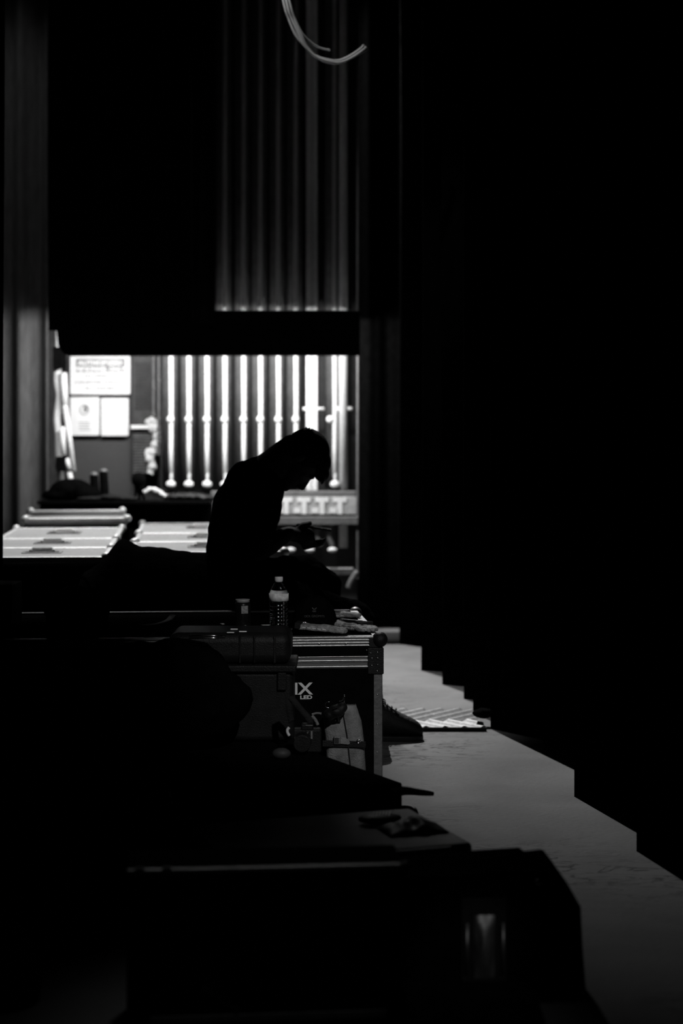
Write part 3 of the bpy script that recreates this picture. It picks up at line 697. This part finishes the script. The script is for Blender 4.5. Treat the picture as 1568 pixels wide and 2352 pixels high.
g2 = glove(793, 1446, 2.5, 'grey leather work glove flung across the right part of the lid', .19); g2.location.z += .006
g3 = glove(820, 1450, -.9, 'grey work glove nearest the right corner of the flight case', .15)
g4 = glove(772, 1420, .15, 'dim grey glove farthest back on the flight case lid', .17)
b = MB()
for k in range(3): b.tube([on_case(688+5*k, 1452)+Vector((.014*math.cos(a), .004*k, .017+.018*math.sin(a))) for a in [2*PI*i/18 for i in range(19)]], .0022, 6)
tag(b.build('carabiner', M['steel'], smooth=True), 'bunch of steel rings standing beside the cuff of the stitched glove', 'ring')
cut = thing('utility_knife', 'dark folding tool with a bright edge between the gloves', 'tool', on_case(806, 1447)+Vector((0, 0, .03)), -.75)
MB().box((0, 0, 0), (.10, .026, .014)).build('tool_body', M['plastic'], cut, bevel=.004); MB().box((0, -.0135, .006), (.07, .002, .003)).build('bright_edge', M['steel'], cut); MB().box((.058, 0, .002), (.018, .012, .008)).build('tool_tip', M['steel'], cut)
for px, py, lab in ((512, 1434, 'small white printed tag at the rear edge of the hard case'), (611, 1437, 'torn white paper slip just left of the water bottle')):
    q = on_case(px, py); b = MB(); b.box(q+Vector((0, 0, .001)), (.032 if px > 550 else .016, .03, .0012), (0, 0, .3)); tag(b.build('paper_slip', M['label'], bevel=.0003), lab, 'paper')
lp = thing('lens_pen', 'tiny bright cylinder between the bottle and the steel rings', 'tool', on_case(668, 1452))
MB().cyl((-.008, 0, .008), (.012, 0, .008), .007).build('barrel', M['plastic'], lp, smooth=True); MB().cyl((-.012, 0, .008), (-.008, 0, .008), .0055).build('tip', M['cap'], lp, smooth=True)
MB().cyl((.012, 0, .008), (.016, 0, .008), .003).build('button', M['steel'], lp, smooth=True)
# items on the left of the lid
bp_ = thing('backpack', 'charcoal webbing backpack slumped on the left of the flight case', 'bag', on_case(172, 1462)+Vector((0, .05, 0)))
b = MB(); b.ell((0, 0, .085), (.12, .085, .09)); b.span(-.10, .10, -.07, .06, .0, .10); b.ell((0, -.06, .05), (.09, .04, .05)); b.build('pack_body', M['darkbag'], bp_, remesh=.008, disp=.012, dscale=.05)
b = MB()
for k in range(4): b.span(-.075, .075, -.108, -.100, .022+k*.018, .030+k*.018)
b.build('webbing', M['darkbag'], bp_, bevel=.001)
b = MB(); b.tube(qcurve([(-.05, -.04, .17), (-.03, -.05, .205), (.03, -.05, .205), (.05, -.04, .17)], 6), .006, 6); b.build('grab_handle', M['darkbag'], bp_)
MB().ell((-.09, -.09, .17), (.007, .004, .007)).build('buckle', M['steel'], bp_)
sb = thing('equipment_box', 'grey faced equipment box cut off by the left edge of the picture', 'box', Vector((X(-20, 6.35), 6.35, ZC+.004)))
MB().span(-.08, .075, 0, .2, 0, .16).build('box_body', M['black'], sb, bevel=.003); MB().span(-.078, .070, -.004, 0, .085, .155).build('box_face', M['bag'], sb); MB().span(-.078, .068, -.006, 0, .0, .012).build('box_rail', M['dullalu'], sb, bevel=.001)
pn = thing('marker_pen', 'white marker pen lying on the lid left of the can', 'pen', on_case(450, 1449)+Vector((0, 0, .008)), .03)
MB().cyl((-.05, 0, 0), (.048, 0, .002), .007, .008).build('barrel', M['cap'], pn, smooth=True); MB().cyl((-.054, 0, 0), (-.03, 0, 0), .0085).build('pen_cap', M['print'], pn, smooth=True)
st = MB(); P0 = on_case(385, 1440)
pts = qcurve([P0+Vector(q) for q in ((-.10, 0, .004), (-.05, 0, .008), (-.012, 0, .02), (.004, .03, .035), (.0, .12, .03), (-.01, .22, .005))], 6)
vs = []; fs = []
for i, q in enumerate(pts): vs += [q+Vector((0, -.012, .004)), q+Vector((.018, .012, -.002))]
for i in range(len(pts)-1): fs.append((2*i, 2*i+1, 2*i+3, 2*i+2))
tag(st.add(vs, fs).build('webbing_strap', M['bag'], smooth=True, solid=.002), 'grey webbing strap curling over the lid behind the marker pen', 'strap')

# ---------------------------------------------------------------- low angled black box, hard case, jacket, bag, camera
WZ = .257
wd = thing('stage_monitor', 'low black angled wedge speaker in front of the flight case', 'speaker', (-.3, 5.4, 0))
poly = [(.18, 5.13), (-.205, 5.85), (-.22, 6.00), (-.86, 5.95), (-.86, 4.98), (-.2, 5.02)]
poly = [(a+.3, b-5.4) for a, b in poly]
MB().prism(poly, .0, WZ).build('cabinet', M['matte'], wd, bevel=.006)
for (a, b_, c, d, r, n_) in ((.165, 5.13, .27, 5.10, .013, 0), (.17, 5.16, .225, 5.12, .008, 1)):
    z0 = .232 if n_ == 0 else .175
    b = MB(); b.tube(qcurve([(a+.28, b_-5.4, z0), (a+.33, b_-5.405, z0+.003), ((a+c)/2+.32, d-5.4, z0+.002), (c+.3, d-5.4, z0-(.002 if n_ == 0 else .018))], 5), [r*(1.35-.06*i) for i in range(16)], 8); b.build('strap_end', M['rubber'], wd, smooth=True)
MB().tube(qcurve([(.452, -.285, .20), (.458, -.30, .18), (.455, -.30, .15), (.462, -.30, .12)], 4), .004, 6).build('cable_clip', M['steel'], wd)

hc = thing('hard_case', 'ribbed black hard plastic case with rounded lid standing before the flight case', 'case', (X(525, 5.80), 5.80, WZ+.002))
xL, xR = X(385, 5.8)-X(525, 5.8), X(668, 5.8)-X(525, 5.8)
zb = 0; zlid = .62-WZ
MB().span(xL, xR+.008, .0, .24, zb, zlid-.125).build('lower_shell', M['plastic'], hc, bevel=.02, seg=4)
MB().span(xL, xR, -.005, .26, zlid-.105, zlid).build('lid_shell', M['plastic'], hc, bevel=.034, seg=6)
MB().span(xL-.01, xR+.018, -.018, .27, zlid-.130, zlid-.106).build('rim_flange', M['plastic'], hc, bevel=.006)
for px in (551, 584): MB().span(X(px, 5.8)-X(525, 5.8)-.003, X(px, 5.8)-X(525, 5.8)+.003, -.010, .10, zlid-.10, zlid-.008).build('lid_rib', M['plastic'], hc, bevel=.003)
MB().span(xR-.058, xR-.05, -.008, .1, zlid-.10, zlid-.01).build('lid_rib', M['plastic'], hc, bevel=.002)
for a, b_, y in ((.0, .018, .10), (.033, .052, .03), (-.006, .012, -.0)): MB().span(a, b_+.006, y, y+.004, zlid+.0, zlid+.003).build('painted_glint', M['print'], hc)  # pale paint standing in for light glinting on the lid edges
MB().span(xR-.045, xR-.015, -.014, 0, zlid-.19, zlid-.13).build('latch', M['plastic'], hc, bevel=.004)
b = MB(); b.ell((-.10, .04, .045), (.16, .12, .07)); b.ell((-.20, .02, .0), (.14, .12, .11)); b.ell((-.02, -.03, .0), (.12, .06, .09)); b.ell((-.06, -.04, -.07), (.22, .08, .13)); b.ell((-.13, -.05, -.12), (.24, .09, .10))
o = b.build('crumpled_jacket', M['cloth'], remesh=.012, disp=.03, dscale=.08); o.location = (X(470, 5.65), 5.66, .50); tag(o, 'crumpled black jacket slung over the left half of the hard case', 'cloth')
b = MB()
for k in range(2): b.tube(qcurve([Vector(q)+Vector((0, .012*k, .006*k)) for q in ((-.06, 0, 0), (-.03, -.02, .003), (.0, -.024, .004), (.03, -.02, .003), (.055, 0, 0))], 6), .0028, 6)
o = b.build('headband', M['steel'], smooth=True); o.location = P(477, 1466, 5.62)+Vector((0, 0, .0)); tag(o, 'thin curved metal band catching light on top of the crumpled jacket', 'band')

# grey canvas tool bag leaning on the flight case
D5 = 5.98
gb = thing('canvas_bag', 'worn grey canvas bag with a side release buckle leaning on the flight case', 'bag', (X(790, D5), D5, 0), rot=(-.05, 0, 0))
def bx_(px): return X(px, D5)-X(790, D5)
zf = lambda py: Z(py, D5)
secs = [(0, 752, 846), (zf(1700), 746, 836), (zf(1660), 742, 830), (zf(1640), 744, 824), (zf(1624), 772, 818)]
b = MB(); rg = []
for z, a, c in secs:
    x0, x1 = bx_(a), bx_(c); r = []
    for k in range(20):
        t = 2*PI*k/20; cx, sx_ = math.cos(t), math.sin(t); e = .45
        r.append(Vector(((x0+x1)/2+(x1-x0)/2*math.copysign(abs(cx)**e, cx), .05+.045*math.copysign(abs(sx_)**e, sx_), z)))
    rg.append(r)
b.rings(rg); b.build('bag_body', M['bag'], gb, smooth=True, disp=.006, dscale=.04)
MB().tube([(bx_(788), .001, zf(1640)), (bx_(797), -.002, zf(1690)), (bx_(806), -.002, zf(1770))], .0018, 6).build('seam', M['ink'], gb)
MB().box((bx_(790), .000, zf(1710)), (.150, .008, .022), (0, .03, 0)).build('belt', M['plastic'], gb, bevel=.002)
MB().box((bx_(774), -.006, zf(1701)), (.024, .012, .028)).build('buckle_frame', M['dullalu'], gb, bevel=.003)
MB().box((bx_(773), -.010, zf(1701)), (.014, .008, .020)).build('buckle_slot', M['ink'], gb, bevel=.002)
MB().prism([(bx_(781), zf(1693)), (bx_(793), zf(1695)), (bx_(800), zf(1699)), (bx_(804), zf(1708)), (bx_(800), zf(1711)), (bx_(781), zf(1709))], -.012, -.002, 'y').build('buckle_tongue', M['bag'], gb, bevel=.002)
b = MB(); b.tube([(bx_(823)+.006*math.cos(a), -.006, zf(1703)+.006*math.sin(a)) for a in [2*PI*i/14 for i in range(15)]], .0016, 6); b.ell((bx_(823), -.005, zf(1703)), .0028); b.build('grommet', M['steel'], gb, smooth=True)
b = MB(); b.cyl((bx_(773), -.004, zf(1657)), (bx_(773), -.004, zf(1648)), .008, .005); b.span(bx_(766), bx_(782), -.008, .0, zf(1659), zf(1657)); b.build('top_stud', M['steel'], gb, smooth=False)
# tangled headset and straps on top of the bag
hs = thing('headset', 'black headset tangle with glinting bands on top of the canvas bag', 'headset', (X(768, 5.97), 5.97, zf(1640)))
hx = lambda px, py: Vector((X(px, 5.97)-X(768, 5.97), -.01, Z(py, 5.97)-zf(1640)))
b = MB(); b.ell(hx(772, 1632), (.030, .03, .022)); b.ell(hx(757, 1640), (.022, .025, .02)); b.ell(hx(786, 1624), (.018, .02, .018)); b.build('ear_cup', M['plastic'], hs, remesh=.004)
b = MB(); b.tube([hx(755+9*math.cos(a)*1.0, 1618+7*math.sin(a)) for a in [PI*.4+PI*1.2*i/12 for i in range(13)]], .0014, 6); b.tube(qcurve([hx(778, 1610), hx(786, 1607), hx(791, 1594)], 5), .002, 6); b.tube(qcurve([hx(791, 1597), hx(789, 1612), hx(778, 1622)], 5), .003, 6); b.build('wire_band', M['steel'], hs, smooth=True)
b = MB(); b.prism([(hx(764, 1625).x, hx(764, 1625).z), (hx(775, 1616).x, hx(775, 1616).z), (hx(775, 1622).x, hx(775, 1622).z)], -.045, -.035, 'y'); b.build('chrome_clip', M['steel'], hs)
b = MB(); b.tube(qcurve([hx(716, 1640), hx(727, 1637), hx(738, 1638)], 5), .004, 6); b.tube(qcurve([hx(716, 1643), hx(724, 1652), hx(730, 1664)], 5), .006, 6); b.build('grey_strap', M['bag'], hs, smooth=True)

# camera with strap, standing on the wedge
D6 = 5.62
ca = thing('camera', 'black stills camera hanging its strap beside the canvas bag', 'camera', (X(705, D6), D6, WZ+.002))
cx_ = lambda px, py: Vector((X(px, D6)-X(705, D6), 0, Z(py, D6)-WZ-.002))
b = MB(); b.span(-.045, .045, -.02, .03, 0, .075); b.span(-.02, .02, -.02, .02, .07, .092); b.build('camera_body', M['plastic'], ca, bevel=.006)
b = MB(); b.cyl((-.015, -.02, .038), (-.015, -.07, .038), .030, .028, n=24); b.build('lens', M['plastic'], ca, bevel=.003)
b = MB(); b.span(.012, .018, -.024, -.02, .045, .07); b.build('grip_mark', M['bag'], ca, bevel=.001)
b = MB()
for k in range(4): b.box((-.006+.003*k, -.024, .055+.004*k), (.007, .003, .0015), (0, -.5, 0))
b.span(-.004, .018, -.024, -.018, .088, .0895); b.build('dial_ridges', M['bag'], ca)
b = MB(); b.tube(qcurve([cx_(664, 1690), cx_(660, 1682), cx_(660, 1676), cx_(664, 1671)], 4), .005, 8); b.build('strap_ring', M['cap'], ca, smooth=True)
b = MB(); vs = []; fs = []
pts = qcurve([cx_(668, 1660)+Vector((0, .01, 0)), cx_(663, 1630), cx_(662, 1602), cx_(672, 1608), cx_(690, 1630), cx_(706, 1648), cx_(712, 1660), cx_(709, 1672)], 6)
for q in pts: vs += [q+Vector((-.008, 0, -.003)), q+Vector((.010, .006, .004))]
for i in range(len(pts)-1): fs.append((2*i, 2*i+1, 2*i+3, 2*i+2))
b.add(vs, fs).build('neck_strap', M['darkbag'], ca, smooth=True, solid=.002)
gp = MB(); gp.ell((0, 0, .012), (.030, .022, .018)); o = gp.build('round_pouch', M['panel'], smooth=True); o.location = P(646, 1718, 5.5); o.location.z = WZ+.006; tag(o, 'small pale round pouch under the right end of the hard case', 'pouch')

# ---------------------------------------------------------------- left foreground case and bits
lc_ = thing('road_case', 'black road case low at the left edge with a small framed label', 'case', (-1.03, 5.05, 0))
MB().span(-.30, .14, 0, .45, .02, .40).build('body', M['matte'], lc_, bevel=.008)
D7 = 5.05; lx_ = lambda px: X(px, D7)+1.03
b = MB()
for k in range(4): b.span(lx_(-60), lx_(96), -.004-.002*(k % 2), 0, Z(1896-5*k, D7), Z(1894-5*k, D7))
b.build('bottom_rail', M['alu'], lc_)
b = MB(); x0, x1, z0, z1 = lx_(77), lx_(92), Z(1805, D7), Z(1769, D7)
b.span(x0, x1, -.003, 0, z0, z0+.0015); b.span(x0, x1, -.003, 0, z1-.0015, z1); b.span(x1-.0015, x1, -.003, 0, z0, z1); b.span(x0, x1, -.003, 0, z0+.006, z0+.0075); b.span(x0, x1, -.003, 0, z0+.012, z0+.013); b.build('label_frame', M['print'], lc_)
b = MB(); b.ell((0, 0, 0), (.005, .001, .007)); o = b.build('label_mark', M['print'], lc_); o.location = (x0+.005, -.002, z0+.024)
tb = thing('flask', 'dark steel flask standing behind the front cases, catching a thin highlight', 'bottle', (X(370, 4.9), 4.9, WZ-.06))
b = MB(); b.lathe([(.028, 0), (.031, .004), (.031, .062), (.026, .072), (.022, .082)], n=24); b.build('flask_body', M['can'], tb, smooth=True)
b = MB(); b.lathe([(.0315, .045), (.0315, .050)], n=24); b.build('flask_ring', M['steel'], tb, smooth=True)
tag(MB().span(X(330, 4.8), X(640, 4.8), 4.72, 4.97, .0, WZ-.061).build('low_box', M['matte'], bevel=.006), 'low matte black box under the dark flask', 'box')

# ---------------------------------------------------------------- tote with rounded corner (rotated) and clutter on it
TZ = .25; ta = math.atan2(.19, .557)
tt = thing('storage_tote', 'black tote with a rounded right corner behind the nearest case', 'case', (.32, 4.41, 0), ta)
MB().span(-.62, 0, 0, .42, .0, TZ-.03).build('tub', M['matte'], tt, bevel=.03, seg=5)
MB().span(-.63, .01, -.01, .43, TZ-.04, TZ).build('lid', M['plastic'], tt, bevel=.012, seg=4)
MB().span(-.60, -.05, -.014, -.008, TZ-.012, TZ-.004).build('lid_lip', M['dullalu'], tt, bevel=.002)
b = MB(); vs = []; fs = []
for j in range(11):
    for i in range(27):
        x = -.10+.20*i/26; y = -.06+.12*j/10; env = max(0, math.sin(PI*i/26))**.6*max(0, math.sin(PI*j/10))**.6
        vs.append((x, y, .002+.030*env*(.7+.6*noise.noise(Vector((x*20, y*20, 3))))))
for j in range(10):
    for i in range(26): a = j*27+i; fs.append((a, a+1, a+28, a+27))
o = b.add(vs, fs).build('plastic_wrap', M['rubber'], smooth=True, solid=.002); o.location = (.185, 4.53, TZ+.001); o.rotation_euler = (0, 0, ta); o.scale = (.8, .9, 1.2)
tag(o, 'crumpled black plastic wrap on the tote near its rounded corner', 'wrap')
tp = thing('tape_pouch', 'dark pouch with a pale hatched patch lying on the tote', 'pouch', (X(872, 4.62), 4.62, TZ+.002), .3)
b = MB(); b.ell((0, 0, .012), (.060, .04, .013)); b.build('pouch', M['rubber'], tp, smooth=True)
b = MB()
for k in range(6): b.box((-.022+.009*k, -.010, .0245), (.004, .032, .001), (.25, 0, -.5))
b.build('hatched_patch', M['label'], tp)

# ---------------------------------------------------------------- nearest case (left) with top and bottom rails
D8 = 3.77
na = thing('road_case', 'nearest black road case with a long pale top rail, lower left of the wedge case', 'case', (X(930, D8), D8, 0), math.radians(5.5))
NZ = Z(984, D8)-0; NZ = 1.28-(982)*D8/F
NZ = .354
wN = (930-295)*D8/F
MB().span(-wN, 0, 0, .19, .0, NZ-.004).build('body', M['matte'], na, bevel=.003)
MB().span(-wN, 0, -.004, .012, NZ-.011, NZ).build('top_rail', M['dullalu'], na, bevel=.003)
MB().span(-wN+.05, -.04, -.004, .0, .022, .040).build('bottom_rail', M['dullalu'], na, bevel=.002)
b = MB(); b.ell((0, .005, NZ-.008), .014); b.build('corner_ball', M['plastic'], na, smooth=True)
b = MB(); b.box((-wN+.20, -.008, .075), (.10, .003, .016), (0, .62, 0)); b.build('strap', M['darkbag'], na, bevel=.001)
for a, c in ((1027, .02), (1085, .03)):
    b = MB(); b.box(((a-1000)*.001-wN+.02*c, .002, NZ+.001), (.02, .02, .004)); b.build('rail_tape', M['ink'], na)
# angled black rack bag at right front
D9 = 3.98
rb = thing('wedge_case', 'bulky black case with slanted right shoulder and shiny handle dish, nearest at right', 'case', (X(950, D9), D9, 0), math.radians(3))
q = lambda px, py: (X(px, D9)-X(950, D9), Z(py, D9))
sil = [q(880, 2290), q(880, 2020), q(1228, 2000), q(1236, 2010), q(1284, 2005), q(1305, 2032), q(1338, 2090), q(1342, 2180), q(1350, 2295), q(1240, 2308)]
sil = [(a, max(0.0, b_)) for a, b_ in sil]
MB().prism(sil, 0, .22, 'y').build('shell', M['matte'], rb, bevel=.008, seg=3)
b = MB(); c0 = q(1112, 2165)
b.span(c0[0]-.052, c0[0]+.052, -.004, .0, c0[1]-.10, c0[1]+.10); b.build('dish_plate', M['plastic'], rb, bevel=.002)
b = MB(); vs = []; fs = []
for j in range(13):
    for i in range(13):
        u_ = -1+2*i/12; v_ = -1+2*j/12
        vs.append((c0[0]+.024*u_+.0, -.006-.014*math.cos(u_*PI/2)*math.cos(v_*PI/2)-.004*noise.noise(Vector((u_*2, v_*2, 1))), c0[1]-.01+.072*v_))
for j in range(12):
    for i in range(12): a = j*13+i; fs.append((a, a+1, a+14, a+13))
b.add(vs, fs).build('handle_pad', M['dullalu'], rb, smooth=True)
for dx in (-.040, .043): MB().cyl((c0[0]+dx, -.008, c0[1]-.07), (c0[0]+dx, -.008, c0[1]+.045), .0045).build('handle_post', M['dullalu'], rb, smooth=True)
c1 = q(1235, 2030); MB().ell((c1[0], -.003, c1[1]), (.008, .004, .008)).build('rivet', M['steel'], rb, smooth=True)
tag(MB().span(.1385, .43, 3.66, 3.93, 0, .05).build('low_box', M['matte'], bevel=.005), 'thin matte black box lying in front of the wedge case', 'box')
# soft grey bag at the lower left edge
b = MB(); b.ell((0, 0, .0), (.10, .10, .16)); b.span(-.15, -.01, -.08, .08, -.05, .13)
o = b.build('soft_bag', M['darkbag'], remesh=.01, disp=.01, dscale=.05); o.location = (X(-15, 3.9), 3.95, .03); tag(o, 'dim grey soft bag at the lower left edge of the picture', 'bag')

# ---------------------------------------------------------------- tread plate on the floor
D10 = 7.9
tx0, tx1 = X(905, 7.53), X(1117, 7.53); ty0 = 7.53; ty1 = 8.03
tp = thing('tread_plate', 'shiny embossed metal tread plate lying across the corridor by the shoe', 'plate', ((tx0+tx1)/2, ty0, 0))
hw = (tx1-tx0)/2
nx, ny = 160, 70; vs = []; fs = []
for j in range(ny+1):
    for i in range(nx+1):
        x = -hw+2*hw*i/nx+(-.03*(j/ny)); y = (ty1-ty0)*j/ny
        w_ = .5+.5*math.sin(2*PI*(x*12+(y*9 if y < .19 else 3.4-y*9)))
        vs.append((x, y, .010+.014*w_*w_))
for j in range(ny):
    for i in range(nx): a = j*(nx+1)+i; fs.append((a, a+1, a+nx+2, a+nx+1))
b = MB().add(vs, fs); b.build('embossed_sheet', M['tread'], tp, smooth=True)
MB().span(-hw, hw, -.006, .004, .0, .018).build('front_lip', M['rubber'], tp)
MB().span(-hw-.01, hw-.02, .004, ty1-ty0, .0, .012).build('base_sheet', M['rubber'], tp)
b = MB(); b.ell((0, 0, .02), (.05, .035, .022)); b.capsule((.03, 0, .02), .012, (.07, 0, .045), .006)
o = b.build('cloth_scrap', M['cloth'], remesh=.005, disp=.01, dscale=.03); o.location = (X(1112, 7.62), 7.66, .038); tag(o, 'scrap of black cloth at the right end of the tread plate', 'cloth')

# ---------------------------------------------------------------- hanging cable loop
cb = thing('cable_bundle', 'bundle of white cables sagging in a loop at the top of the picture', 'cable', P(720, 60, 8.0))
o0 = P(720, 60, 8.0)
main = [(628, -150), (655, 0), (668, 45), (686, 82), (703, 108), (725, 130), (752, 140), (778, 141), (803, 132), (830, 116), (838, 108)]
for k in range(5):
    off = (k-2)
    pts = [P(a+off*(3.0 if i < 4 else 1.4)+1.2*math.sin(i+k), c+off*(-.4 if i < 4 else 1.6)+1.2*math.cos(1.7*i+k*2), 8.0+.010*(k % 3)+.03*i) - o0 for i, (a, c) in enumerate(main)]
    MB().tube(qcurve(pts, 8), .0056, 8).build('cable', M['cable'], cb, smooth=True)
pts = [P(a, c, 7.98+.04*i)-o0 for i, (a, c) in enumerate([(640, -100), (664, 0), (677, 42), (695, 78), (715, 98), (735, 110), (757, 115)])]
MB().tube(qcurve(pts, 8), .0052, 8).build('cable', M['cable'], cb, smooth=True)
